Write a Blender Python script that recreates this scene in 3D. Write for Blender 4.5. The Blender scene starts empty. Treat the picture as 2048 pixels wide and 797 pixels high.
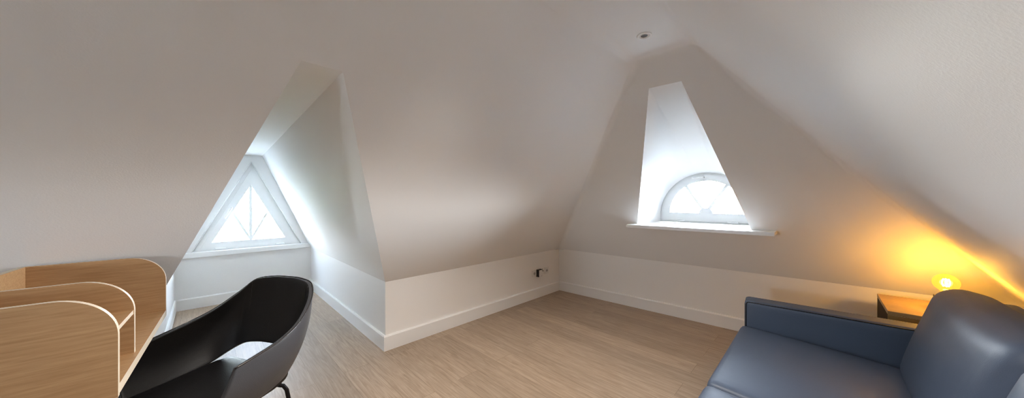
import bpy, bmesh, math, random
from mathutils import Vector, Matrix, noise

random.seed(7)
scene = bpy.context.scene
COL = scene.collection
R = math.radians

# ------------------------------------------------------------------ materials
def mat(name, color, rough=0.5, metal=0.0, spec=0.5, coat=0.0):
    m = bpy.data.materials.new(name); m.use_nodes = True
    b = m.node_tree.nodes['Principled BSDF']
    b.inputs['Base Color'].default_value = (*color, 1)
    b.inputs['Roughness'].default_value = rough
    b.inputs['Metallic'].default_value = metal
    b.inputs['Specular IOR Level'].default_value = spec
    b.inputs['Coat Weight'].default_value = coat
    return m

def nodes(m):
    return m.node_tree.nodes, m.node_tree.links, m.node_tree.nodes['Principled BSDF']

def add_bump(m, scale, strength, dist=0.002, detail=3):
    n, l, b = nodes(m)
    tc = n.new('ShaderNodeTexCoord'); t = n.new('ShaderNodeTexNoise')
    t.inputs['Scale'].default_value = scale; t.inputs['Detail'].default_value = detail
    bp = n.new('ShaderNodeBump'); bp.inputs['Strength'].default_value = strength
    bp.inputs['Distance'].default_value = dist
    l.new(tc.outputs['Object'], t.inputs['Vector'])
    l.new(t.outputs['Fac'], bp.inputs['Height'])
    l.new(bp.outputs['Normal'], b.inputs['Normal'])

def mat_plaster(name, color):
    m = mat(name, color, 0.62, spec=0.35)
    add_bump(m, 160, 0.25, 0.0015)
    return m

def mat_wood(name, dark, light, stretch, scale=6.0, rough=0.45):
    """Oak veneer: noise stretched along the grain."""
    m = mat(name, light, rough); n, l, b = nodes(m)
    tc = n.new('ShaderNodeTexCoord'); mp = n.new('ShaderNodeMapping')
    mp.inputs['Scale'].default_value = stretch
    t = n.new('ShaderNodeTexNoise'); t.inputs['Scale'].default_value = scale
    t.inputs['Detail'].default_value = 8; t.inputs['Roughness'].default_value = 0.65
    t.inputs['Distortion'].default_value = 0.3
    r = n.new('ShaderNodeValToRGB')
    r.color_ramp.elements[0].position = 0.3; r.color_ramp.elements[0].color = (*dark, 1)
    r.color_ramp.elements[1].position = 0.7; r.color_ramp.elements[1].color = (*light, 1)
    l.new(tc.outputs['Object'], mp.inputs['Vector']); l.new(mp.outputs['Vector'], t.inputs['Vector'])
    l.new(t.outputs['Fac'], r.inputs['Fac']); l.new(r.outputs['Color'], b.inputs['Base Color'])
    bp = n.new('ShaderNodeBump'); bp.inputs['Strength'].default_value = 0.15
    bp.inputs['Distance'].default_value = 0.001
    l.new(t.outputs['Fac'], bp.inputs['Height']); l.new(bp.outputs['Normal'], b.inputs['Normal'])
    return m

def mat_floor():
    m = mat('oak_floor_boards', (0.4, 0.29, 0.2), 0.4, spec=0.5); n, l, b = nodes(m)
    tc = n.new('ShaderNodeTexCoord')
    mp = n.new('ShaderNodeMapping'); mp.inputs['Rotation'].default_value = (0, 0, R(90))
    l.new(tc.outputs['Object'], mp.inputs['Vector'])
    br = n.new('ShaderNodeTexBrick')
    br.inputs['Scale'].default_value = 1.0
    br.inputs['Brick Width'].default_value = 1.9; br.inputs['Row Height'].default_value = 0.19
    br.inputs['Mortar Size'].default_value = 0.0012; br.inputs['Mortar Smooth'].default_value = 0.3
    br.offset = 0.37; br.offset_frequency = 2
    br.inputs['Color1'].default_value = (0.0, 0.0, 0.0, 1); br.inputs['Color2'].default_value = (1, 1, 1, 1)
    br.inputs['Mortar'].default_value = (0.3, 0.3, 0.3, 1); br.inputs['Bias'].default_value = 0.0
    l.new(mp.outputs['Vector'], br.inputs['Vector'])
    # per-board offset of the grain
    add = n.new('ShaderNodeVectorMath'); add.operation = 'MULTIPLY_ADD'
    add.inputs[1].default_value = (9, 9, 9)
    l.new(br.outputs['Color'], add.inputs[0]); l.new(tc.outputs['Object'], add.inputs[2])
    mg = n.new('ShaderNodeMapping'); mg.inputs['Scale'].default_value = (22, 1.3, 1)
    l.new(add.outputs['Vector'], mg.inputs['Vector'])
    g = n.new('ShaderNodeTexNoise'); g.inputs['Scale'].default_value = 2.2
    g.inputs['Detail'].default_value = 9; g.inputs['Roughness'].default_value = 0.62
    g.inputs['Distortion'].default_value = 1.6
    l.new(mg.outputs['Vector'], g.inputs['Vector'])
    rp = n.new('ShaderNodeValToRGB')
    e = rp.color_ramp.elements
    e[0].position = 0.30; e[0].color = (0.250, 0.177, 0.121, 1)
    e[1].position = 0.64; e[1].color = (0.41, 0.314, 0.230, 1)
    l.new(g.outputs['Fac'], rp.inputs['Fac'])
    hs = n.new('ShaderNodeHueSaturation')
    mr = n.new('ShaderNodeMapRange'); mr.inputs[3].default_value = 0.88; mr.inputs[4].default_value = 1.1
    l.new(br.outputs['Color'], mr.inputs[0]); l.new(mr.outputs[0], hs.inputs['Value'])
    l.new(rp.outputs['Color'], hs.inputs['Color'])
    mx = n.new('ShaderNodeMixRGB'); mx.blend_type = 'MULTIPLY'; mx.inputs[2].default_value = (0.55, 0.5, 0.45, 1)
    l.new(br.outputs['Fac'], mx.inputs[0]); l.new(hs.outputs['Color'], mx.inputs[1])
    l.new(mx.outputs[0], b.inputs['Base Color'])
    rr = n.new('ShaderNodeMapRange'); rr.inputs[3].default_value = 0.36; rr.inputs[4].default_value = 0.5
    l.new(g.outputs['Fac'], rr.inputs[0]); l.new(rr.outputs[0], b.inputs['Roughness'])
    bp = n.new('ShaderNodeBump'); bp.inputs['Strength'].default_value = 0.12; bp.inputs['Distance'].default_value = 0.001
    l.new(g.outputs['Fac'], bp.inputs['Height']); l.new(bp.outputs['Normal'], b.inputs['Normal'])
    return m

def mat_leather(name, color, rough, scale, strength=0.25):
    m = mat(name, color, rough, spec=0.5); n, l, b = nodes(m)
    tc = n.new('ShaderNodeTexCoord'); v = n.new('ShaderNodeTexVoronoi'); v.inputs['Scale'].default_value = scale
    t = n.new('ShaderNodeTexNoise'); t.inputs['Scale'].default_value = 5; t.inputs['Detail'].default_value = 3
    l.new(tc.outputs['Object'], v.inputs['Vector']); l.new(tc.outputs['Object'], t.inputs['Vector'])
    bp = n.new('ShaderNodeBump'); bp.inputs['Strength'].default_value = strength; bp.inputs['Distance'].default_value = 0.0008
    l.new(v.outputs['Distance'], bp.inputs['Height'])
    b2 = n.new('ShaderNodeBump'); b2.inputs['Strength'].default_value = 0.25; b2.inputs['Distance'].default_value = 0.01
    l.new(t.outputs['Fac'], b2.inputs['Height']); l.new(bp.outputs['Normal'], b2.inputs['Normal'])
    l.new(b2.outputs['Normal'], b.inputs['Normal'])
    return m

def mat_glass(name, tint=(1, 1, 1), refl=0.06):
    m = bpy.data.materials.new(name); m.use_nodes = True
    n, l = m.node_tree.nodes, m.node_tree.links
    n.remove(n['Principled BSDF'])
    tr = n.new('ShaderNodeBsdfTransparent'); tr.inputs['Color'].default_value = (*tint, 1)
    gl = n.new('ShaderNodeBsdfGlossy'); gl.inputs['Roughness'].default_value = 0.02
    fr = n.new('ShaderNodeFresnel'); fr.inputs['IOR'].default_value = 1.45
    mx = n.new('ShaderNodeMixShader'); l.new(fr.outputs[0], mx.inputs[0])
    l.new(tr.outputs[0], mx.inputs[1]); l.new(gl.outputs[0], mx.inputs[2])
    l.new(mx.outputs[0], n['Material Output'].inputs['Surface'])
    return m

def mat_emit(name, color, strength):
    m = bpy.data.materials.new(name); m.use_nodes = True
    b = m.node_tree.nodes['Principled BSDF']
    b.inputs['Base Color'].default_value = (*color, 1)
    b.inputs['Emission Color'].default_value = (*color, 1)
    b.inputs['Emission Strength'].default_value = strength
    return m

M = {}
M['plaster'] = mat_plaster('white_plaster', (0.83, 0.825, 0.815))
M['knee'] = mat_plaster('cream_plaster', (0.86, 0.845, 0.82))
M['gloss'] = mat('white_gloss_paint', (0.86, 0.86, 0.85), 0.3)
M['frame_toned'] = mat('white_frame_toned_grey', (0.60, 0.605, 0.60), 0.5, spec=0.3)  # shade put into the white frame's colour, so bright sky doesn't bleach it
M['skirting'] = mat('white_satin_skirting', (0.84, 0.835, 0.82), 0.35)
M['floor'] = mat_floor()
M['glass'] = mat_glass('window_glass')
M['oak'] = mat_wood('oak_veneer', (0.37, 0.205, 0.09), (0.52, 0.325, 0.165), (1.2, 20, 22))
M['oak_edge'] = mat('pale_edge_band', (0.66, 0.56, 0.43), 0.4)
M['black_leather'] = mat_leather('black_leather', (0.007, 0.0065, 0.007), 0.45, 260)
M['black_leather'].node_tree.nodes['Principled BSDF'].inputs['Specular IOR Level'].default_value = 0.28
M['black_leather_sheen'] = mat_leather('black_leather_sheen', (0.055, 0.058, 0.066), 0.30, 260)  # outer leather lightened to grey-blue: its sheen is put into the colour
M['piping'] = mat('black_leather_piping', (0.03, 0.028, 0.03), 0.25)
M['black_metal'] = mat('black_metal', (0.012, 0.012, 0.015), 0.3, 0.6)
M['sofa'] = mat_leather('blue_grey_leather', (0.056, 0.080, 0.128), 0.50, 300)
M['sofa_seam'] = mat('dark_piping', (0.012, 0.013, 0.018), 0.5)
M['table_top'] = mat_wood('brown_table_wood', (0.34, 0.21, 0.08), (0.46, 0.30, 0.13), (12, 1.2, 12), rough=0.35)
M['table_dark'] = mat_wood('dark_table_wood', (0.022, 0.012, 0.007), (0.04, 0.022, 0.013), (2, 2, 14), rough=0.7)
M['table_dark'].node_tree.nodes['Principled BSDF'].inputs['Specular IOR Level'].default_value = 0.25
M['block'] = mat('black_lamp_block', (0.02, 0.018, 0.016), 0.5)
M['brass'] = mat('brass', (0.7, 0.45, 0.18), 0.3, 1.0)
def mat_bulb():
    m = bpy.data.materials.new('amber_bulb_glass'); m.use_nodes = True
    n, l = m.node_tree.nodes, m.node_tree.links
    n.remove(n['Principled BSDF'])
    tr = n.new('ShaderNodeBsdfTransparent'); tr.inputs['Color'].default_value = (1.0, 0.86, 0.45, 1)
    gl = n.new('ShaderNodeBsdfGlossy'); gl.inputs['Roughness'].default_value = 0.03
    em = n.new('ShaderNodeEmission'); em.inputs['Color'].default_value = (1.0, 0.62, 0.09, 1); em.inputs['Strength'].default_value = 0.16
    mx = n.new('ShaderNodeMixShader'); mx.inputs[0].default_value = 0.07
    ad = n.new('ShaderNodeAddShader')
    l.new(tr.outputs[0], mx.inputs[1]); l.new(gl.outputs[0], mx.inputs[2])
    l.new(mx.outputs[0], ad.inputs[0]); l.new(em.outputs[0], ad.inputs[1])
    l.new(ad.outputs[0], n['Material Output'].inputs['Surface'])
    return m
M['amber'] = mat_bulb()
M['filament'] = mat_emit('glowing_filament', (1.0, 0.66, 0.22), 60)
M['plastic'] = mat('white_plastic', (0.78, 0.77, 0.75), 0.35)
M['dark_plastic'] = mat('black_plastic', (0.012, 0.012, 0.014), 0.45)
M['hole'] = mat('socket_recess', (0.50, 0.49, 0.47), 0.5)
M['lens'] = mat('grey_lamp_lens', (0.10, 0.10, 0.10), 0.25)
M['lens_fill'] = mat_emit('fill_lamp_lens', (1.0, 0.92, 0.83), 20)  # lens of the added out-of-view spotlight
M['leaf'] = mat('pale_leaves', (0.36, 0.40, 0.22), 0.6)
M['bark'] = mat('grey_bark', (0.3, 0.26, 0.22), 0.8)
M['rooftile'] = mat('pale_blue_roof', (0.50, 0.52, 0.58), 0.7)
M['render'] = mat('pale_render', (0.8, 0.8, 0.8), 0.8)
M['lawn'] = mat('pale_ground', (0.58, 0.58, 0.52), 0.9)

# ------------------------------------------------------------------ helpers
def obj(name, bm, m, parent=None, smooth=False, loc=None, rot=None):
    me = bpy.data.meshes.new(name)
    bmesh.ops.recalc_face_normals(bm, faces=bm.faces)
    bm.to_mesh(me); bm.free()
    if smooth:
        for p in me.polygons: p.use_smooth = True
    o = bpy.data.objects.new(name, me)
    for x in (m if isinstance(m, (list, tuple)) else [m]):
        me.materials.append(x)
    COL.objects.link(o)
    if parent: o.parent = parent
    if loc is not None: o.location = loc
    if rot is not None: o.rotation_euler = rot
    return o

def empty(name, loc=(0, 0, 0), rotz=0, label=None, cat=None, group=None, kind=None):
    o = bpy.data.objects.new(name, None); COL.objects.link(o)
    o.location = loc; o.rotation_euler = (0, 0, rotz); o.empty_display_size = 0.1
    tag(o, label, cat, group, kind)
    return o

def tag(o, label=None, cat=None, group=None, kind=None):
    if label: o['label'] = label
    if cat: o['category'] = cat
    if group: o['group'] = group
    if kind: o['kind'] = kind
    return o

def add_poly(bm, pts, mi=0):
    vs = [bm.verts.new(p) for p in pts]
    f = bm.faces.new(vs); f.material_index = mi
    return f

def add_box(bm, lo, hi, bev=0.0, seg=2, mi=0):
    g = bmesh.ops.create_cube(bm, size=1)
    vs = g['verts']
    for v in vs:
        v.co = Vector([lo[i] + (v.co[i] + 0.5) * (hi[i] - lo[i]) for i in range(3)])
    fs = set(f for v in vs for f in v.link_faces)
    for f in fs: f.material_index = mi
    if bev > 0:
        es = list(set(e for v in vs for e in v.link_edges))
        bmesh.ops.bevel(bm, geom=es, offset=bev, segments=seg, affect='EDGES', profile=0.5, clamp_overlap=True)

def box_obj(name, lo, hi, m, parent=None, bev=0.003, seg=2, **k):
    bm = bmesh.new(); add_box(bm, lo, hi, bev, seg)
    return obj(name, bm, m, parent, **k)

def add_prism(bm, outline, d, mi_face=0, mi_side=0, hole=None):
    """Extrude closed outline (list of 3D points) along vector d; an optional hole outline with as many points as the outline."""
    d = Vector(d)
    A = [bm.verts.new(Vector(p)) for p in outline]
    B = [bm.verts.new(Vector(p) + d) for p in outline]
    n = len(A)
    if hole is None:
        f = bm.faces.new(A); f.material_index = mi_face
        f = bm.faces.new(B[::-1]); f.material_index = mi_face
    for i in range(n):
        f = bm.faces.new((A[i], A[(i + 1) % n], B[(i + 1) % n], B[i])); f.material_index = mi_side
    if hole is not None:
        HA = [bm.verts.new(Vector(p)) for p in hole]
        HB = [bm.verts.new(Vector(p) + d) for p in hole]
        for i in range(n):
            j = (i + 1) % n
            for q in ((A[i], A[j], HA[j], HA[i]), (B[i], HB[i], HB[j], B[j])):
                f = bm.faces.new(q); f.material_index = mi_face
            f = bm.faces.new((HA[i], HA[j], HB[j], HB[i])); f.material_index = mi_side

def add_tube(bm, pts, r, n=10, closed=False, taper=None):
    pts = [Vector(p) for p in pts]
    rings = []
    N = len(pts)
    up = Vector((0, 0, 1))
    for i, p in enumerate(pts):
        if closed: t = pts[(i + 1) % N] - pts[i - 1]
        else: t = pts[min(i + 1, N - 1)] - pts[max(i - 1, 0)]
        t.normalize()
        a = t.cross(up)
        if a.length < 1e-3: a = t.cross(Vector((1, 0, 0)))
        a.normalize(); b = a.cross(t).normalized()
        rr = r if taper is None else r + (taper - r) * i / (N - 1)
        rings.append([bm.verts.new(p + (a * math.cos(k * 2 * math.pi / n) + b * math.sin(k * 2 * math.pi / n)) * rr) for k in range(n)])
    for i in range(N if closed else N - 1):
        A, B = rings[i], rings[(i + 1) % N]
        for k in range(n):
            bm.faces.new((A[k], A[(k + 1) % n], B[(k + 1) % n], B[k]))
    if not closed:
        bm.faces.new(rings[0][::-1]); bm.faces.new(rings[-1])

def add_lathe(bm, prof, n=32, c=(0, 0, 0), axis='z', mi=0):
    rings = []
    for (r, h) in prof:
        ring = []
        for k in range(n):
            a = 2 * math.pi * k / n
            if axis == 'z': p = (c[0] + r * math.cos(a), c[1] + r * math.sin(a), c[2] + h)
            elif axis == 'y': p = (c[0] + r * math.cos(a), c[1] + h, c[2] + r * math.sin(a))
            else: p = (c[0] + h, c[1] + r * math.cos(a), c[2] + r * math.sin(a))
            ring.append(bm.verts.new(p))
        rings.append(ring)
    for A, B in zip(rings, rings[1:]):
        for k in range(n):
            f = bm.faces.new((A[k], A[(k + 1) % n], B[(k + 1) % n], B[k])); f.material_index = mi
    for ring in (rings[0], rings[-1]):
        f = bm.faces.new(ring); f.material_index = mi

def cushion_bm(sx, sy, sz, r, n=14, crown=0.0, crown_axis=2, edge_puff=0.0, wr=0.0, seed=0):
    """Soft rounded block centred on the origin, puffed along one axis."""
    bm = bmesh.new()
    bmesh.ops.create_cube(bm, size=2)
    bmesh.ops.subdivide_edges(bm, edges=bm.edges[:], cuts=n, use_grid_fill=True)
    h = Vector((sx / 2, sy / 2, sz / 2))
    for v in bm.verts:
        c = v.co.copy()
        # crowd grid lines towards the edges
        w = Vector([math.copysign(1 - (1 - abs(c[i])) ** 1.6, c[i]) for i in range(3)])
        p = Vector([w[i] * h[i] for i in range(3)])
        q = Vector([max(-h[i] + r, min(h[i] - r, p[i])) for i in range(3)])
        d = p - q
        if d.length > 1e-9:
            m = max(abs(d.x), abs(d.y), abs(d.z))
            d = d.normalized() * min(r, m if m < r else r)
            # spherical blend
        p2 = q + d
        a = crown_axis; o = [i for i in range(3) if i != a]
        t = (1 - min(1, abs(p2[o[0]] / h[o[0]])) ** 2.4) * (1 - min(1, abs(p2[o[1]] / h[o[1]])) ** 2.4)
        s = max(-1, min(1, p2[a] / h[a]))
        p2[a] += crown * t * s
        if wr:
            k = noise.noise(Vector((p2.x * 6 + seed, p2.y * 6, p2.z * 6)))
            p2[a] += wr * k * t * s
        v.co = p2
    return bm

# ------------------------------------------------------------------ room dimensions
H = 1.35
KN = 0.61                 # height of the low walls under the roof slopes
YA = 2.73                 # low wall on the left
ZC = 2.5                  # flat strip of ceiling
TA = 1.1525               # steepness of the left and right slopes
Y1, Y2 = 1.09, 0.641      # edges of the flat strip
YR = Y2 - (ZC - KN) / TA  # low wall on the right
XB = -2.6                 # back wall
def yA(z): return YA - (z - KN) / TA
def yR(z): return YR + (z - KN) / TA
def xG(y): return 3.72 + 0.065 * (YA - y)              # gable low wall
def xS(y, z): return xG(y) - 0.672 * (z - KN)          # gable slope
ZD = 1.945                # ceiling strip of the dormer
YD = 5.45                 # back wall of the dormer
DL, DR = -0.26, 1.135     # sides of the dormer at the floor
DTl, DTr = 0.292, 0.4553  # top of the dormer opening
DBl, DBr = 0.375, 0.560   # top of the dormer at its window

def struct(name, bm, m, parent=None, smooth=False):
    o = obj(name, bm, m, parent, smooth)
    if parent is None: o['kind'] = 'structure'
    return o

# floor
bm = bmesh.new()
add_box(bm, (XB - 0.1, YR - 0.1, -0.12), (4.3, YD + 0.1, 0.0))
struct('floor', bm, M['floor'])

# ceiling: slopes and flat strip with softly rounded plaster corners
bm = bmesh.new()
V = {}
def vv(k, p):
    if k not in V: V[k] = bm.verts.new(p)
    return V[k]
a0 = vv('a0', (XB, YA, KN)); a1 = vv('a1', (DL, YA, KN)); a2 = vv('a2', (DTl, yA(ZD), ZD)); a3 = vv('a3', (DTr, yA(ZD), ZD))
a4 = vv('a4', (DR, YA, KN)); a5 = vv('a5', (xG(YA), YA, KN)); a6 = vv('a6', (xS(Y1, ZC), Y1, ZC)); a7 = vv('a7', (XB, Y1, ZC))
bm.faces.new((a0, a1, a2, a3, a4, a5, a6, a7))
c0 = vv('c0', (xS(Y2, ZC), Y2, ZC)); c1 = vv('c1', (XB, Y2, ZC))
bm.faces.new((a7, a6, c0, c1))
r0 = vv('r0', (xG(YR), YR, KN)); r1 = vv('r1', (XB, YR, KN))
bm.faces.new((c1, c0, r0, r1))
# gable slope around the niche opening
NT, NB = 2.30, 1.066
nTL, nTR, nBL, nBR = 1.033, 0.784, 1.47, 0.44
g0 = vv('g0', (xS(nBL, NB), nBL, NB)); g1 = vv('g1', (xS(nTL, NT), nTL, NT)); g2 = vv('g2', (xS(nTR, NT), nTR, NT)); g3 = vv('g3', (xS(nBR, NB), nBR, NB))
bm.faces.new((a5, g0, g1, a6))
bm.faces.new((a6, g1, g2, c0))
bm.faces.new((c0, g2, g3, r0))
bm.faces.new((r0, g3, g0, a5))
bm.normal_update()
sharp = {('a6', 'a7'), ('a5', 'a6'), ('c0', 'c1'), ('a6', 'c0'), ('c0', 'r0')}
es = []
for p, q in sharp:
    e = bm.edges.get((V[p], V[q]))
    if e: es.append(e)
bmesh.ops.bevel(bm, geom=es, offset=0.045, segments=6, affect='EDGES', profile=0.5, clamp_overlap=True)
ceil = struct('ceiling', bm, M['plaster'], smooth=True)
wn = ceil.modifiers.new('WeightedNormal', 'WEIGHTED_NORMAL'); wn.keep_sharp = True; wn.weight = 100

# low walls
def wall_quad(name, quads, m):
    bm = bmesh.new()
    for q in quads: add_poly(bm, q)
    return struct(name, bm, m)
wall_quad('wall_left', [[(XB, YA, 0), (DL, YA, 0), (DL, YA, KN), (XB, YA, KN)],
                        [(DR, YA, 0), (xG(YA), YA, 0), (xG(YA), YA, KN), (DR, YA, KN)], [(3.2, YA + 0.001, KN - 0.05), (3.9, YA + 0.001, KN - 0.05), (3.9, YA + 0.001, KN + 0.25), (3.2, YA + 0.001, KN + 0.25)],
    [(xG(YA) - 0.12, YA, KN + 0.0005), (xG(YA) + 0.01, YA, KN + 0.0005), (xG(YA) + 0.01, YA - 0.12, KN + 0.0005)]], M['knee'])
wall_quad('wall_gable', [[(xG(YA), YA, 0), (xG(YR), YR, 0), (xG(YR), YR, KN), (xG(YA), YA, KN)],
    [(xG(3.0) + 0.001, 3.0, KN - 0.05), (xG(YR - 0.3) + 0.001, YR - 0.3, KN - 0.05), (xG(YR - 0.3) + 0.001, YR - 0.3, KN + 0.25), (xG(3.0) + 0.001, 3.0, KN + 0.25)]], M['knee'])
wall_quad('wall_right', [[(xG(YR) + 0.01, YR, KN + 0.0005), (xG(YR) - 0.12, YR, KN + 0.0005), (xG(YR) + 0.01, YR + 0.12, KN + 0.0005)], [(xG(YR), YR, 0), (XB, YR, 0), (XB, YR, KN), (xG(YR), YR, KN)]], M['knee'])

# back wall behind the camera with the opening of the added fill window
bm = bmesh.new()
by0, by1, bz0, bz1 = 0.60, 1.10, 1.05, 1.50
O = [(XB, YR, 0), (XB, YA, 0), (XB, YA, KN), (XB, Y1, ZC), (XB, Y2, ZC), (XB, YR, KN)]
ov = [bm.verts.new(p) for p in O]
hv = [bm.verts.new(p) for p in [(XB, by0, bz0), (XB, by1, bz0), (XB, by1, bz1), (XB, by0, bz1)]]
bm.faces.new((ov[0], ov[1], hv[1], hv[0])); bm.faces.new((ov[1], ov[2], hv[1])); bm.faces.new((ov[2], ov[3], hv[2], hv[1]))
bm.faces.new((ov[3], ov[4], hv[3], hv[2])); bm.faces.new((ov[4], ov[5], hv[0], hv[3])); bm.faces.new((ov[5], ov[0], hv[0]))
struct('wall_back', bm, M['plaster'])

# dormer
bm = bmesh.new()
add_poly(bm, [(DL, YA, 0), (DL, YD, 0), (DL, YD, KN), (DL, YA, KN)])
add_poly(bm, [(DL, YA, KN), (DL, YD, KN), (DBl, YD, ZD), (DTl, yA(ZD), ZD)])
bmesh.ops.remove_doubles(bm, verts=bm.verts, dist=1e-5)
struct('wall_dormer_left', bm, M['plaster'])
bm = bmesh.new()
add_poly(bm, [(DR, YA, 0), (DR, YD, 0), (DR, YD, KN), (DR, YA, KN)])
add_poly(bm, [(DR, YA, KN), (DR, YD, KN), (DBr, YD, ZD), (DTr, yA(ZD), ZD)])
bmesh.ops.remove_doubles(bm, verts=bm.verts, dist=1e-5)
struct('wall_dormer_right', bm, M['plaster'])
wall_quad('ceiling_dormer', [[(DTl, yA(ZD), ZD), (DTr, yA(ZD), ZD), (DBr, YD, ZD), (DBl, YD, ZD)]], M['plaster'])
# dormer end wall with the triangular opening
TB, TZ = 0.690, 1.855                      # opening: base and apex height
TL, TR, TC = -0.118, 1.008, 0.445
bm = bmesh.new()
o = [bm.verts.new(p) for p in [(DL, YD, 0), (DR, YD, 0), (DR, YD, KN), (DBr, YD, ZD), (DBl, YD, ZD), (DL, YD, KN)]]
h = [bm.verts.new(p) for p in [(TL, YD, TB), (TR, YD, TB), (TC, YD, TZ)]]
k = [bm.verts.new((v.co.x, YD + 0.16, v.co.z)) for v in h]
for q in [(o[0], o[1], h[1], h[0]), (o[1], o[2], h[1]), (o[2], o[3], h[2], h[1]), (o[3], o[4], h[2]), (o[4], o[5], h[0], h[2]), (o[5], o[0], h[0])]:
    bm.faces.new(q)
for i in range(3): bm.faces.new((h[i], h[(i + 1) % 3], k[(i + 1) % 3], k[i]))
struct('wall_dormer_back', bm, M['plaster'])

# ------------------------------------------------------------------ skirting boards
BH, BT = 0.135, 0.018
def skirting(name, segs):
    bm = bmesh.new()
    for p, q, nrm, e0, e1 in segs:
        p, q, nrm = Vector(p), Vector(q), Vector(nrm)
        d = (q - p).normalized(); p = p - d * e0; q = q + d * e1
        prof = [(0, 0), (BT, 0), (BT, BH - 0.012), (BT * 0.55, BH), (0, BH)]
        A = [bm.verts.new(p + nrm * a + Vector((0, 0, b))) for a, b in prof]
        B = [bm.verts.new(q + nrm * a + Vector((0, 0, b))) for a, b in prof]
        n = len(prof)
        for i in range(n): bm.faces.new((A[i], A[(i + 1) % n], B[(i + 1) % n], B[i]))
        bm.faces.new(A[::-1]); bm.faces.new(B)
    o = struct(name, bm, M['skirting'])
    return o
gn = Vector((-1, -0.065, 0)).normalized()
skirting('baseboard_left', [((XB, YA, 0), (DL, YA, 0), (0, -1, 0), 0, BT), ((DR, YA, 0), (xG(YA), YA, 0), (0, -1, 0), BT, 0)])
skirting('baseboard_gable', [((xG(YA), YA, 0), (xG(YR), YR, 0), gn, 0, 0)])
skirting('baseboard_right', [((XB, YR, 0), (xG(YR), YR, 0), (0, 1, 0), 0, 0)])
skirting('baseboard_dormer', [((DL, YA, 0), (DL, YD, 0), (1, 0, 0), 0, 0), ((DR, YA, 0), (DR, YD, 0), (-1, 0, 0), 0, 0),
                              ((DL, YD, 0), (DR, YD, 0), (0, -1, 0), 0, 0)])

# ------------------------------------------------------------------ window 1: triangle in the dormer
w1 = empty('window_1', (0, 0, 0), label='white triangular window with diamond glazing bars in the dormer', kind='structure')
def tri(b, l, r, apex, y): return [(l, y, b), (r, y, b), ((l + r) / 2, y, apex)]
ys = YD + 0.045
bm = bmesh.new()   # fixed frame
add_prism(bm, [(TL + 0.004, ys - 0.012, TB + 0.002), (TR - 0.004, ys - 0.012, TB + 0.002), (TC, ys - 0.012, TZ - 0.006)], (0, 0.07, 0),
          hole=[(-0.035, ys - 0.012, 0.722), (0.925, ys - 0.012, 0.722), (TC, ys - 0.012, 1.735)])
obj('window_frame', bm, M['gloss'], w1)
GB, GL, GR, GA = 0.795, 0.062, 0.822, 1.546
GC = (GL + GR) / 2
bm = bmesh.new()   # opening sash
add_prism(bm, [(-0.045, ys - 0.028, 0.712), (0.935, ys - 0.028, 0.712), (TC, ys - 0.028, 1.755)], (0, 0.06, 0),
          hole=[(GL, ys - 0.028, GB), (GR, ys - 0.028, GB), (GC, ys - 0.028, GA)])
obj('sash', bm, M['gloss'], w1)
bm = bmesh.new()
add_poly(bm, [(GL - 0.005, ys + 0.010, GB - 0.005), (GR + 0.005, ys + 0.010, GB - 0.005), (GC, ys + 0.010, GA + 0.012)])
obj('glass_pane', bm, M['glass'], w1)
def bar(name, p, q, w, d0, d1, axis, parent, m=None):
    """Straight glazing bar of width w between two points of the window plane; d0..d1 are its depths along the axis."""
    p, q = Vector(p), Vector(q); t = (q - p).normalized()
    nrm = Vector((0, 1, 0)) if axis == 'y' else Vector((1, 0, 0))
    s = t.cross(nrm).normalized() * w / 2
    bm = bmesh.new()
    add_prism(bm, [p - s + nrm * d0, p + s + nrm * d0, q + s + nrm * d0, q - s + nrm * d0], nrm * (d1 - d0))
    return obj(name, bm, m or M['gloss'], parent)
zm = 1.178
xm = (GA - zm) / (GA - GB) * (GR - GL) / 2
bar('glazing_bar', (GC, ys, GB), (GC, ys, GA), 0.030, -0.015, 0.03, 'y', w1)
bar('glazing_bar', (GC, ys, GB), (GC - xm, ys, zm), 0.022, -0.012, 0.03, 'y', w1)
bar('glazing_bar', (GC, ys, GB), (GC + xm, ys, zm), 0.022, -0.012, 0.03, 'y', w1)
# handle on the left stile
def on_left(z, off): return Vector((GC - (GA - z) / (GA - GB) * (GR - GL) / 2 - off, 0, z))
p, q = on_left(1.10, 0.035), on_left(1.235, 0.035)
bm = bmesh.new()
add_tube(bm, [(p.x, ys - 0.065, p.z), (q.x, ys - 0.065, q.z)], 0.008)
add_tube(bm, [(q.x, ys - 0.03, q.z), (q.x, ys - 0.068, q.z)], 0.011)
obj('window_handle', bm, M['gloss'], w1, True)
for x in (0.14, 0.76):
    box_obj('hinge', (x - 0.05, ys - 0.045, 0.700), (x + 0.05, ys - 0.026, 0.722), M['gloss'], w1)
box_obj('window_sill', (DL + 0.012, YD - 0.045, 0.625), (DR - 0.010, YD + 0.075, 0.692), M['gloss'], w1, bev=0.008)
for s in (-1, 1):                      # bead along the opening
    p = Vector((TC + s * (TR - TL) / 2, YD - 0.003, TB)); q = Vector((TC, YD - 0.003, TZ))
    bm = bmesh.new(); add_tube(bm, [p, q], 0.006, 8)
    obj('bead', bm, M['gloss'], w1, True)

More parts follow.
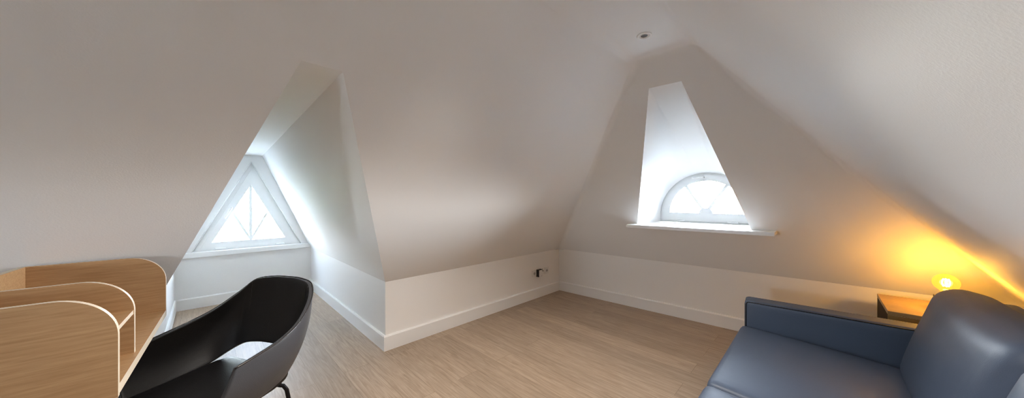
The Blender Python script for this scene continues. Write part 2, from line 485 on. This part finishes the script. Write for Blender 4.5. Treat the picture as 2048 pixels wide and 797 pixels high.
# ------------------------------------------------------------------ window 2: half-round window at the end of the gable niche
XW, WC = 4.06, 0.918
w2 = empty('window_2', (0, 0, 0), label='white half-round window with fan glazing bars in the gable niche', kind='structure')
def arch(r, zb, zs, n=40, ry=None, x=XW):
    """Points from bottom left, up and around to bottom right; zb base, zs springing line."""
    pts = [(x, WC + r, zb)]
    for i in range(n + 1):
        a = math.pi * i / n
        pts.append((x, WC + r * math.cos(a), zs + (ry or r) * math.sin(a)))
    pts.append((x, WC - r, zb))
    return pts
bm = bmesh.new()
add_prism(bm, arch(0.497, 1.070, 1.155), (0.07, 0, 0), hole=arch(0.44, 1.105, 1.155, ry=0.44))
obj('window_frame', bm, M['frame_toned'], w2)
bm = bmesh.new()
add_prism(bm, arch(0.468, 1.090, 1.158, x=XW - 0.018), (0.06, 0, 0), hole=arch(0.380, 1.186, 1.187, ry=0.372, x=XW - 0.018))
obj('sash', bm, M['frame_toned'], w2)
bm = bmesh.new(); add_poly(bm, arch(0.385, 1.18, 1.186, ry=0.377, x=XW + 0.02)); obj('glass_pane', bm, M['glass'], w2)
for s in (-1, 1):
    a = R(58)
    bar('glazing_bar', (XW, WC + s * 0.05 * math.cos(a), 1.187 + 0.05 * math.sin(a)), (XW, WC + s * 0.39 * math.cos(a), 1.187 + 0.38 * math.sin(a)), 0.028, -0.006, 0.04, 'x', w2, M['frame_toned'])
bm = bmesh.new()
add_prism(bm, [(XW - 0.008, WC + 0.07 * math.cos(math.pi * i / 16), 1.182 + 0.065 * math.sin(math.pi * i / 16)) for i in range(17)], (0.045, 0, 0))
obj('fan_hub', bm, M['frame_toned'], w2)
bm = bmesh.new()
add_tube(bm, [(XW - 0.06, 0.925, 1.595), (XW - 0.06, 1.045, 1.597)], 0.008)
add_tube(bm, [(XW - 0.018, 0.935, 1.595), (XW - 0.062, 0.935, 1.595)], 0.011)
obj('window_handle', bm, M['frame_toned'], w2, True)
for y in (1.17, 0.66):
    box_obj('hinge', (XW - 0.036, y - 0.05, 1.082), (XW - 0.016, y + 0.05, 1.104), M['frame_toned'], w2)
# sill board, protruding into the room
bm = bmesh.new()
sk = 0.065
def sy(x, y): return (x + sk * (0.92 - y), y)
Z0, Z1 = 1.038, 1.068
o = [sy(3.33, 1.505), sy(3.33, 0.265), sy(xS(0.265, Z0) + 0.002, 0.265), sy(4.10, 0.265)]
add_prism(bm, [(*sy(3.31, 1.500), Z0), (*sy(3.31, 0.262), Z0), (3.66, 0.262, Z0), (3.66, 0.40, Z0), (4.10, 0.40, Z0), (4.10, 1.46, Z0), (3.62, 1.46, Z0), (3.62, 1.500, Z0)], (0, 0, Z1 - Z0))
bmesh.ops.bevel(bm, geom=bm.edges[:], offset=0.004, segments=2, affect='EDGES')
obj('window_sill', bm, M['gloss'], w2)
# niche reveal: plaster running from the trapezoid opening to the arch
bm = bmesh.new()
NS = 64
def trap(t):
    lb, lt = Vector((xS(nBL, NB), nBL, NB)), Vector((xS(nTL, NT), nTL, NT))
    rb, rt = Vector((xS(nBR, NB), nBR, NB)), Vector((xS(nTR, NT), nTR, NT))
    if t < 0.45: return lb.lerp(lt, t / 0.45)
    if t < 0.55: return lt.lerp(rt, (t - 0.45) / 0.1)
    return rt.lerp(rb, (t - 0.55) / 0.45)
def archp(t):
    r, zb, zs = 0.494, 1.066, 1.155
    k = 0.06
    if t < k: return Vector((XW + 0.01, WC + r, zb + (zs - zb) * t / k))
    if t > 1 - k: return Vector((XW + 0.01, WC - r, zb + (zs - zb) * (1 - t) / k))
    a = math.pi * (t - k) / (1 - 2 * k)
    return Vector((XW + 0.01, WC + r * math.cos(a), zs + r * math.sin(a)))
ts = sorted(set([i / NS for i in range(NS + 1)] + [0.45, 0.55]))
rows = []
for j in range(13):
    u = j / 12
    rows.append([bm.verts.new(trap(t).lerp(archp(t), u)) for t in ts])
for A, B in zip(rows, rows[1:]):
    for i in range(len(ts) - 1): bm.faces.new((A[i], A[i + 1], B[i + 1], B[i]))
struct('wall_window_niche', bm, M['plaster'], smooth=True)

# ------------------------------------------------------------------ window 3: unseen, added behind the camera to brighten the room
w3 = empty('fill_window_3', (0, 0, 0), label='added fill-light window in the wall behind the viewer, out of view', kind='structure')
bm = bmesh.new()
F = lambda d, x: [(x, by0 + d, bz0 + d), (x, by1 - d, bz0 + d), (x, by1 - d, bz1 - d), (x, by0 + d, bz1 - d)]
add_prism(bm, F(0, XB - 0.06), (0.07, 0, 0), hole=F(0.07, XB - 0.06))
obj('window_frame', bm, M['gloss'], w3)
bm = bmesh.new(); add_poly(bm, F(0.065, XB - 0.03)); obj('glass_pane', bm, M['glass'], w3)

# ------------------------------------------------------------------ recessed spotlight, and an added unseen one for fill light
def spotlight(x, label, lit):
    s = empty('recessed_spotlight', (x, 0.868, ZC), label=label, cat='ceiling light', group='recessed spotlights in the ceiling strip')
    bm = bmesh.new()
    add_lathe(bm, [(0.050, -0.001), (0.050, -0.004), (0.047, -0.007), (0.036, -0.007), (0.033, -0.003), (0.033, -0.001)], 40)
    obj('trim_ring', bm, M['gloss'], s, True)
    bm = bmesh.new(); add_lathe(bm, [(0.033, -0.001), (0.032, -0.005), (0.024, -0.0055), (0.022, -0.003), (0.022, -0.001)], 32)
    obj('lamp_holder', bm, M['plastic'], s, True)
    bm = bmesh.new(); add_lathe(bm, [(0.0215, -0.001), (0.0215, -0.0035), (0.012, -0.0042), (0.001, -0.0045)], 32)
    obj('lens', bm, M['lens_fill'] if lit else M['lens'], s, True)
    if lit:
        L = bpy.data.lights.new('fill_spot_beam', 'SPOT'); L.energy = SPOT; L.color = (1.0, 0.92, 0.83)
        L.spot_size = R(114); L.spot_blend = 0.85; L.shadow_soft_size = 0.05
        o = bpy.data.objects.new('fill_spot_beam', L); COL.objects.link(o); o.location = (x, 0.868, ZC - 0.06)
SPOT = 105.0
spotlight(2.18, 'small round white recessed spotlight in the flat ceiling strip near the gable', False)
spotlight(1.02, 'added fill spotlight in the flat ceiling strip, out of view, second from the gable', True)  # added out of view to brighten the floor, low walls and seat

# ------------------------------------------------------------------ sockets on the low left wall
def socket(x, label):
    r = empty('wall_socket', (x, YA, 0.340), label=label, cat='socket', group='wall sockets above the skirting')
    box_obj('face_plate', (-0.043, -0.010, -0.044), (0.043, 0, 0.044), M['plastic'], r, bev=0.004)
    bm = bmesh.new(); add_lathe(bm, [(0.021, -0.0005), (0.021, -0.0105), (0.0195, -0.0115), (0.018, -0.0105), (0.017, -0.0104)], 28, axis='y')
    rim = obj('socket_rim', bm, M['hole'], r, True)
    for sx in (-1, 1):
        bm = bmesh.new(); add_lathe(bm, [(0.0035, -0.0106), (0.0035, -0.0125), (0.002, -0.0127)], 12, c=(sx * 0.0095, 0, 0), axis='y')
        obj('pin_hole', bm, M['dark_plastic'], r)
    return r
socket(3.150, 'white wall socket left of the black and white plugged-in adapter')
socket(3.325, 'white wall socket just right of the plugged-in adapter')
socket(3.417, 'white wall socket closest to the room corner, two dark pin holes showing')
ad = empty('plug_in_adapter', (3.236, YA, 0.340), label='square white plug-in adapter with black sides on the wall sockets', cat='adapter')
box_obj('housing', (-0.043, -0.052, -0.050), (0.043, -0.0005, 0.046), M['dark_plastic'], ad, bev=0.004)
box_obj('front_cover', (-0.041, -0.060, -0.048), (0.041, -0.0525, 0.042), M['plastic'], ad, bev=0.003)['label'] = 'white front cover'
box_obj('button', (0.024, -0.0625, 0.022), (0.036, -0.0602, 0.036), M['dark_plastic'], ad, bev=0.001)
box_obj('indicator', (-0.006, -0.0612, -0.036), (0.004, -0.0600, -0.032), M['dark_plastic'], ad, bev=0.0)

# ------------------------------------------------------------------ desk with oak partitions
dk = empty('oak_desk', (-0.137, 2.283, 0.0), R(-3.05), label='light oak desk with three rounded upright partitions and a back board', cat='desk')
DZ = 0.800
DEP = 0.385
P_T, P_M, P_F = -0.808, -0.556, 0.0        # partition positions along the desk (local y)
PT = 0.018
ZT = 1.070
box = bmesh.new()
add_box(box, (-DEP, P_T, DZ - 0.030), (0, P_F + PT, DZ), 0.0)
for f in box.faces:
    c = f.calc_center_median()
    if abs(c.z - DZ) > 1e-4 and abs(c.z - DZ + 0.030) > 1e-4: f.material_index = 1
obj('desktop', box, [M['oak'], M['oak_edge']], dk)
def partition(y, zb, x1=0.0, name='partition', x0=-DEP):
    rr = 0.118; n = 14
    pts = [(x0, y, zb), (x1, y, zb)]
    for i in range(n + 1):
        a = R(90) * i / n
        pts.append((x1 - rr + rr * math.cos(a), y, ZT - rr + rr * math.sin(a)))
    pts.append((x0, y, ZT))
    bm = bmesh.new(); add_prism(bm, pts, (0, PT if y == P_F else -PT if y == P_T else PT, 0), 0, 1)
    return obj(name, bm, [M['oak'], M['oak_edge']], dk)
partition(P_F, DZ)
partition(P_T, DZ - 0.034)
partition(P_M, DZ, x1=-0.012)
bm = bmesh.new()
add_box(bm, (-DEP, P_T + 0.0005, 0.940), (-0.014, P_M - 0.0005, 0.954))
for f in bm.faces:
    if abs(f.calc_center_median().x + 0.014) < 1e-4: f.material_index = 1
obj('shelf', bm, [M['oak'], M['oak_edge']], dk)
bm = bmesh.new()
add_box(bm, (-DEP - PT, P_T - PT, DZ - 0.030), (-DEP, P_F + PT, ZT), 0)
for f in bm.faces:
    c = f.calc_center_median()
    if abs(c.x + DEP) > 1e-3 and abs(c.x + DEP + PT) > 1e-3: f.material_index = 1
obj('back_board', bm, [M['oak'], M['oak_edge']], dk)
for y in (P_T + 0.02, P_F - 0.05):
    box_obj('support_panel', (-DEP - PT + 0.002, y, 0), (-DEP + 0.12, y + 0.022, DZ - 0.0305), M['oak'], dk)

# ------------------------------------------------------------------ black leather chair
CH_LOC, CH_ROT = (0.02, 2.06, 0.0), R(211)
ch = empty('leather_armchair', CH_LOC, CH_ROT, label='black leather shell chair pulled up to the oak desk', cat='chair')
def catmull(pts, t):
    """t in 0..1 over the control points."""
    n = len(pts) - 1
    s = min(t * n, n - 1e-6); i = int(s); f = s - i
    P = lambda k: Vector(pts[max(0, min(n, k))])
    p0, p1, p2, p3 = P(i - 1), P(i), P(i + 1), P(i + 2)
    return 0.5 * ((2 * p1) + (p2 - p0) * f + (2 * p0 - 5 * p1 + 4 * p2 - p3) * f * f + (3 * p1 - p0 - 3 * p2 + p3) * f ** 3)
def mirror(h): return h + [(x, -y, z) for x, y, z in h[-2::-1]]
TOP = mirror([(0.115, 0.322, 0.645), (0.03, 0.326, 0.660), (-0.09, 0.325, 0.684), (-0.20, 0.300, 0.725), (-0.300, 0.255, 0.800), (-0.350, 0.200, 0.862), (-0.375, 0.10, 0.880), (-0.380, 0.0, 0.882)])
BOT = mirror([(0.175, 0.255, 0.425), (0.06, 0.262, 0.425), (-0.06, 0.262, 0.430), (-0.16, 0.250, 0.455), (-0.225, 0.205, 0.500), (-0.250, 0.150, 0.530), (-0.262, 0.08, 0.540), (-0.265, 0.0, 0.542)])
bm = bmesh.new()
NU, NV = 72, 14
grid = []
for i in range(NU + 1):
    u = i / NU
    b, t = catmull(BOT, u), catmull(TOP, u)
    row = []
    for j in range(NV + 1):
        v = j / NV
        p = b.lerp(t, v)
        out = Vector((p.x + 0.02, p.y, 0)).normalized()
        p += out * 0.028 * math.sin(math.pi * v)
        row.append(bm.verts.new(p))
    grid.append(row)
for i in range(NU):
    for j in range(NV): bm.faces.new((grid[i][j], grid[i + 1][j], grid[i + 1][j + 1], grid[i][j + 1]))
shell = obj('backrest_shell', bm, [M['black_leather_sheen'], M['black_leather']], ch, True)
md = shell.modifiers.new('Solidify', 'SOLIDIFY'); md.thickness = 0.020; md.offset = 0.0; md.use_even_offset = False
md.material_offset = 1
bv = shell.modifiers.new('Bevel', 'BEVEL'); bv.width = 0.006; bv.segments = 3; bv.limit_method = 'ANGLE'; bv.angle_limit = R(50)
# piping along the rim
bm = bmesh.new()
rim = [catmull(BOT, 0).lerp(catmull(TOP, 0), j / 8) for j in range(9)]
rim = []
for i in range(NU + 1): rim.append(catmull(TOP, i / NU))
rim = [p + Vector((p.x + 0.02, p.y, 0)).normalized() * 0.011 + Vector((0, 0, 0.0)) for p in rim]
add_tube(bm, rim, 0.0035, 8)
obj('piping', bm, M['piping'], shell, True)
# stitched seams where the arms meet the back
for u in (0.345, 0.655):
    i = round(u * NU); bm = bmesh.new()
    pts = []
    b, t = catmull(BOT, u), catmull(TOP, u)
    for j in range(15):
        p = b.lerp(t, j / 14); out = Vector((p.x + 0.02, p.y, 0)).normalized()
        pts.append(p + out * (0.028 * math.sin(math.pi * j / 14) - 0.0098))
    add_tube(bm, pts, 0.0016, 6)
    obj('seam', bm, M['piping'], shell, True)
# seat pad, dished
bm = cushion_bm(0.50, 0.50, 0.075, 0.034, n=12)
for v in bm.verts:
    d = 1 - min(1, (v.co.x / 0.25) ** 2) * 0.5 - min(1, (v.co.y / 0.25) ** 2) * 0.5
    v.co.z -= 0.012 * d
    if v.co.x < -0.1: v.co.y *= 1 - 0.18 * ((-v.co.x - 0.1) / 0.15) ** 2
obj('seat', bm, M['black_leather'], ch, True, loc=(0.02, 0, 0.435))
# legs: bent tubes
for sx in (-1, 1):
    for s2 in (-1, 1):
        bm = bmesh.new()
        add_tube(bm, [(0.02 + sx * 0.10, s2 * 0.13, 0.400), (0.02 + sx * 0.17, s2 * 0.205, 0.400), (0.02 + sx * 0.195, s2 * 0.225, 0.385), (0.02 + sx * 0.205, s2 * 0.235, 0.36), (0.02 + sx * 0.25, s2 * 0.275, 0.0)], 0.0095, 12)
        obj('leg', bm, M['black_metal'], ch, True)

# ------------------------------------------------------------------ sofa
so = empty('leather_sofa', (2.84, 0.40, 0.0), 0, label='blue-grey leather sofa with a straight slab arm under the right roof slope', cat='sofa')
W = 1.03
def soft(name, c, size, r, parent, crown=0, axis=2, rot=(0, 0, 0), m=None, wr=0, seed=0, n=16):
    bm = cushion_bm(*size, r, n=n, crown=crown, crown_axis=axis, wr=wr, seed=seed)
    return obj(name, bm, m or M['sofa'], parent, True, loc=c, rot=rot)
# frame under the cushions
soft('seat_base', (-W, -0.50, 0.185), (2 * W - 0.02, 0.92, 0.17), 0.02, so, n=10)
for k in range(2):
    soft('seat_cushion', (-W * (k + 0.5), -0.395, 0.332), (W - 0.006, 0.82, 0.13), 0.034, so, crown=0.022, rot=(R(3.0), 0, 0), wr=0.006, seed=k * 3)
arm_l = 1.02
def arm(x, rz):
    a = soft('arm', (x, -arm_l / 2 + 0.0, 0.345), (0.150, arm_l, 0.505), 0.022, so, rot=(0, 0, rz), n=14)
    bm = bmesh.new()
    for side in (-1, 1):
        xx = side * 0.0735
        z1, y1 = 0.2525 - 0.017, arm_l / 2 - 0.017
        pts = [(xx, y1 + 0.008, -0.24), (xx, y1 + 0.008, z1 - 0.01), (xx, y1, z1 + 0.005), (xx, y1 - 0.01, z1 + 0.008), (xx, -y1, z1 + 0.008)]
        add_tube(bm, pts, 0.0032, 8)
    obj('piping', bm, M['sofa_seam'], a, True)
    return a
arm(0.110, R(4.5))
arm(-2 * W - 0.080, 0)
soft('backrest', (-W, -1.060, 0.46), (2 * W + 0.02, 0.085, 0.74), 0.03, so, n=12)
for k in range(2):
    soft('back_cushion', (-W * (k + 0.5) + 0.012, -0.890, 0.590), (W - 0.014, 0.225, 0.59), 0.095, so, crown=0.035, axis=1, rot=(R(15.0), 0, 0), wr=0.008, seed=5 + k * 4, n=20)
for x in (-2 * W - 0.05, 0.05):
    for y in (-0.10, -0.95):
        box_obj('leg', (x - 0.025, y - 0.025, 0), (x + 0.025, y + 0.025, 0.11), M['black_metal'], so)

# ------------------------------------------------------------------ side table
tb = empty('side_table', (3.50, -0.56, 0.0), 0, label='dark brown wooden side table between the sofa arm and the gable wall', cat='table')
box_obj('table_top', (-0.265, -0.235, 0.575), (0.265, 0.235, 0.600), M['table_top'], tb, bev=0.002)
for s in (-1, 1):
    y = s * 0.223
    box_obj('side_panel', (-0.262, y - 0.011, 0.0), (0.262, y + 0.011, 0.5745), M['table_dark'], tb, bev=0.001)
box_obj('shelf', (-0.25, -0.211, 0.20), (0.25, 0.211, 0.222), M['table_dark'], tb, bev=0.001)
box_obj('front_rail', (-0.2648, -0.2345, 0.535), (-0.2622, 0.2345, 0.5745), M['table_top'], tb, bev=0.001)

# ------------------------------------------------------------------ globe lamp
LX, LY, LZ = 3.50, -0.60, 0.790
lp = empty('globe_lamp', (LX, LY, 0.600), 0, label='glowing amber globe bulb in a small dark block on the side table', cat='lamp')
box_obj('lamp_base', (-0.045, -0.045, 0.0), (0.045, 0.045, 0.095), M['block'], lp, bev=0.003)
rb = 0.0575
bm = bmesh.new()
prof = [(0.0165, -0.088), (0.0175, -0.072)]
for i in range(25):
    a = R(-58) + R(148) * i / 24
    prof.append((max(rb * math.cos(a), 0.0006), rb * math.sin(a)))
add_lathe(bm, prof, 40)
bulb = obj('bulb_glass', bm, M['amber'], lp, True, loc=(0, 0, LZ - 0.6))
bm = bmesh.new(); add_lathe(bm, [(0.018, 0.0955), (0.018, 0.108), (0.0165, 0.112)], 24)
obj('bulb_cap', bm, M['brass'], lp, True)
bm = bmesh.new()
for k in range(4):
    a0_ = k * R(90)
    pts = []
    for i in range(7):
        f = i / 6
        rr = 0.010 + 0.006 * math.sin(math.pi * f)
        pts.append((rr * math.cos(a0_), rr * math.sin(a0_), -0.026 + 0.052 * f))
    add_tube(bm, pts, 0.0035, 6)
obj('filament', bm, M['filament'], bulb, True)
L = bpy.data.lights.new('bulb_light', 'POINT'); L.energy = 2.8; L.color = (1.0, 0.50, 0.055); L.shadow_soft_size = 0.03
lo = bpy.data.objects.new('bulb_light', L); COL.objects.link(lo); lo.location = (LX, LY, LZ)

# ------------------------------------------------------------------ outside
bm = bmesh.new(); add_poly(bm, [(-60, -60, -5.5), (90, -60, -5.5), (90, 90, -5.5), (-60, 90, -5.5)])
struct('ground', bm, M['lawn'])
def tree(x, y, zb, zt, rad, label, seed):
    rnd = random.Random(seed)
    t = empty('garden_tree', (x, y, zb), label=label, cat='tree')
    bm = bmesh.new(); add_tube(bm, [(0, 0, 0), (0.1, 0, (zt - zb) * 0.6)], 0.18, 10, taper=0.09)
    obj('trunk', bm, M['bark'], t, True)
    bm = bmesh.new()
    cz = (zt - zb) - rad
    for i in range(5200):
        d = Vector((rnd.gauss(0, 1), rnd.gauss(0, 1), rnd.gauss(0, 1))).normalized() * rad * rnd.uniform(0.55, 1.0)
        d *= 0.8 + 0.35 * noise.noise(d * 1.3)
        c = Vector((0, 0, cz)) + d
        a = Vector((rnd.gauss(0, 1), rnd.gauss(0, 1), rnd.gauss(0, 1))).normalized() * rnd.uniform(0.06, 0.12)
        b = a.cross(Vector((rnd.gauss(0, 1), rnd.gauss(0, 1), rnd.gauss(0, 1)))).normalized() * a.length * 0.55
        add_poly(bm, [c - a, c + b, c + a, c - b])
    o = obj('crown', bm, M['leaf'], t)
    o['kind'] = 'stuff'
tree(0.2, 11.5, -5.5, 2.6, 2.3, 'pale leafy tree seen faintly through the triangular dormer window', 3)
hs = empty('neighbouring_house', (19.0, 1.2, -5.5), 0, label='pale flat roof of a house faintly visible through the half-round window', cat='house')
box_obj('house_wall', (-3, -9, 0), (3, 2.4, 5.2), M['render'], hs, bev=0)
box_obj('roof', (-3.3, -9.3, 5.2), (3.3, 2.7, 5.95), M['rooftile'], hs, bev=0.05)

# ------------------------------------------------------------------ sky
SKY_AWAY, SKY_SUN = 46.0, 150.0
w = bpy.data.worlds.new('overcast_sky'); scene.world = w; w.use_nodes = True
n, l = w.node_tree.nodes, w.node_tree.links
bg = n['Background']
tc = n.new('ShaderNodeTexCoord'); sp = n.new('ShaderNodeSeparateXYZ'); rp = n.new('ShaderNodeValToRGB')
l.new(tc.outputs['Generated'], sp.inputs[0])
mr = n.new('ShaderNodeMapRange'); mr.inputs[1].default_value = -1; mr.inputs[2].default_value = 1
l.new(sp.outputs['Z'], mr.inputs[0]); l.new(mr.outputs[0], rp.inputs['Fac'])
e = rp.color_ramp.elements
e[0].position = 0.47; e[0].color = (0.32, 0.32, 0.30, 1)
e[1].position = 1.0; e[1].color = (0.18, 0.27, 0.42, 1)
e2 = e.new(0.502); e2.color = (0.96, 0.98, 1.0, 1)
e3 = e.new(0.54); e3.color = (0.88, 0.94, 1.0, 1)
e4 = e.new(0.61); e4.color = (0.33, 0.355, 0.38, 1)
mx = n.new('ShaderNodeMapRange')               # brighter sky on the side of the hidden sun (+X)
mx.inputs[1].default_value = 0.72; mx.inputs[2].default_value = 0.97; mx.inputs[3].default_value = SKY_AWAY; mx.inputs[4].default_value = SKY_SUN
l.new(sp.outputs['X'], mx.inputs[0])
tint = n.new('ShaderNodeMixRGB'); tint.blend_type = 'MULTIPLY'; tint.inputs[0].default_value = 1.0
side = n.new('ShaderNodeValToRGB'); side.color_ramp.elements[0].color = (0.90, 0.97, 1.02, 1); side.color_ramp.elements[1].color = (1.0, 1.0, 1.0, 1)
side.color_ramp.elements[0].position = 0.3; side.color_ramp.elements[1].position = 0.9
l.new(sp.outputs['X'], side.inputs['Fac']); l.new(rp.outputs['Color'], tint.inputs[1]); l.new(side.outputs['Color'], tint.inputs[2])
l.new(tint.outputs[0], bg.inputs['Color']); l.new(mx.outputs[0], bg.inputs['Strength'])

def portal(name, loc, rot, sx, sy):
    a = bpy.data.lights.new(name, 'AREA'); a.shape = 'RECTANGLE'; a.size = sx; a.size_y = sy
    a.cycles.is_portal = True
    o = bpy.data.objects.new(name, a); COL.objects.link(o); o.location = loc; o.rotation_euler = rot
portal('window_1_portal', (0.44, YD + 0.12, 1.2), (R(-90), 0, 0), 0.9, 0.9)          # faces -Y
portal('window_2_portal', (XW + 0.06, WC, 1.37), (0, R(90), 0), 0.5, 0.85)           # faces -X
portal('fill_window_3_portal', (XB - 0.08, (by0 + by1) / 2, (bz0 + bz1) / 2), (0, R(-90), 0), 0.45, 0.5)  # faces +X

# ------------------------------------------------------------------ camera
cam = bpy.data.cameras.new('camera'); co = bpy.data.objects.new('camera', cam); COL.objects.link(co)
cam.sensor_width = 36; cam.lens = 36 * 614 / 2048; cam.clip_start = 0.02; cam.clip_end = 300
co.location = (0, 0, H); co.rotation_euler = (R(90), 0, R(-45))
scene.camera = co
vs = scene.view_settings
vs.view_transform = 'Standard'; vs.look = 'None'; vs.gamma = 1.0; vs.use_curve_mapping = False
vs.exposure = 1.24
scene.cycles.max_bounces = 14; scene.cycles.diffuse_bounces = 8; scene.cycles.transparent_max_bounces = 12
scene.cycles.sample_clamp_indirect = 8
scene.cycles.caustics_reflective = False
scene.cycles.filter_width = 0.9
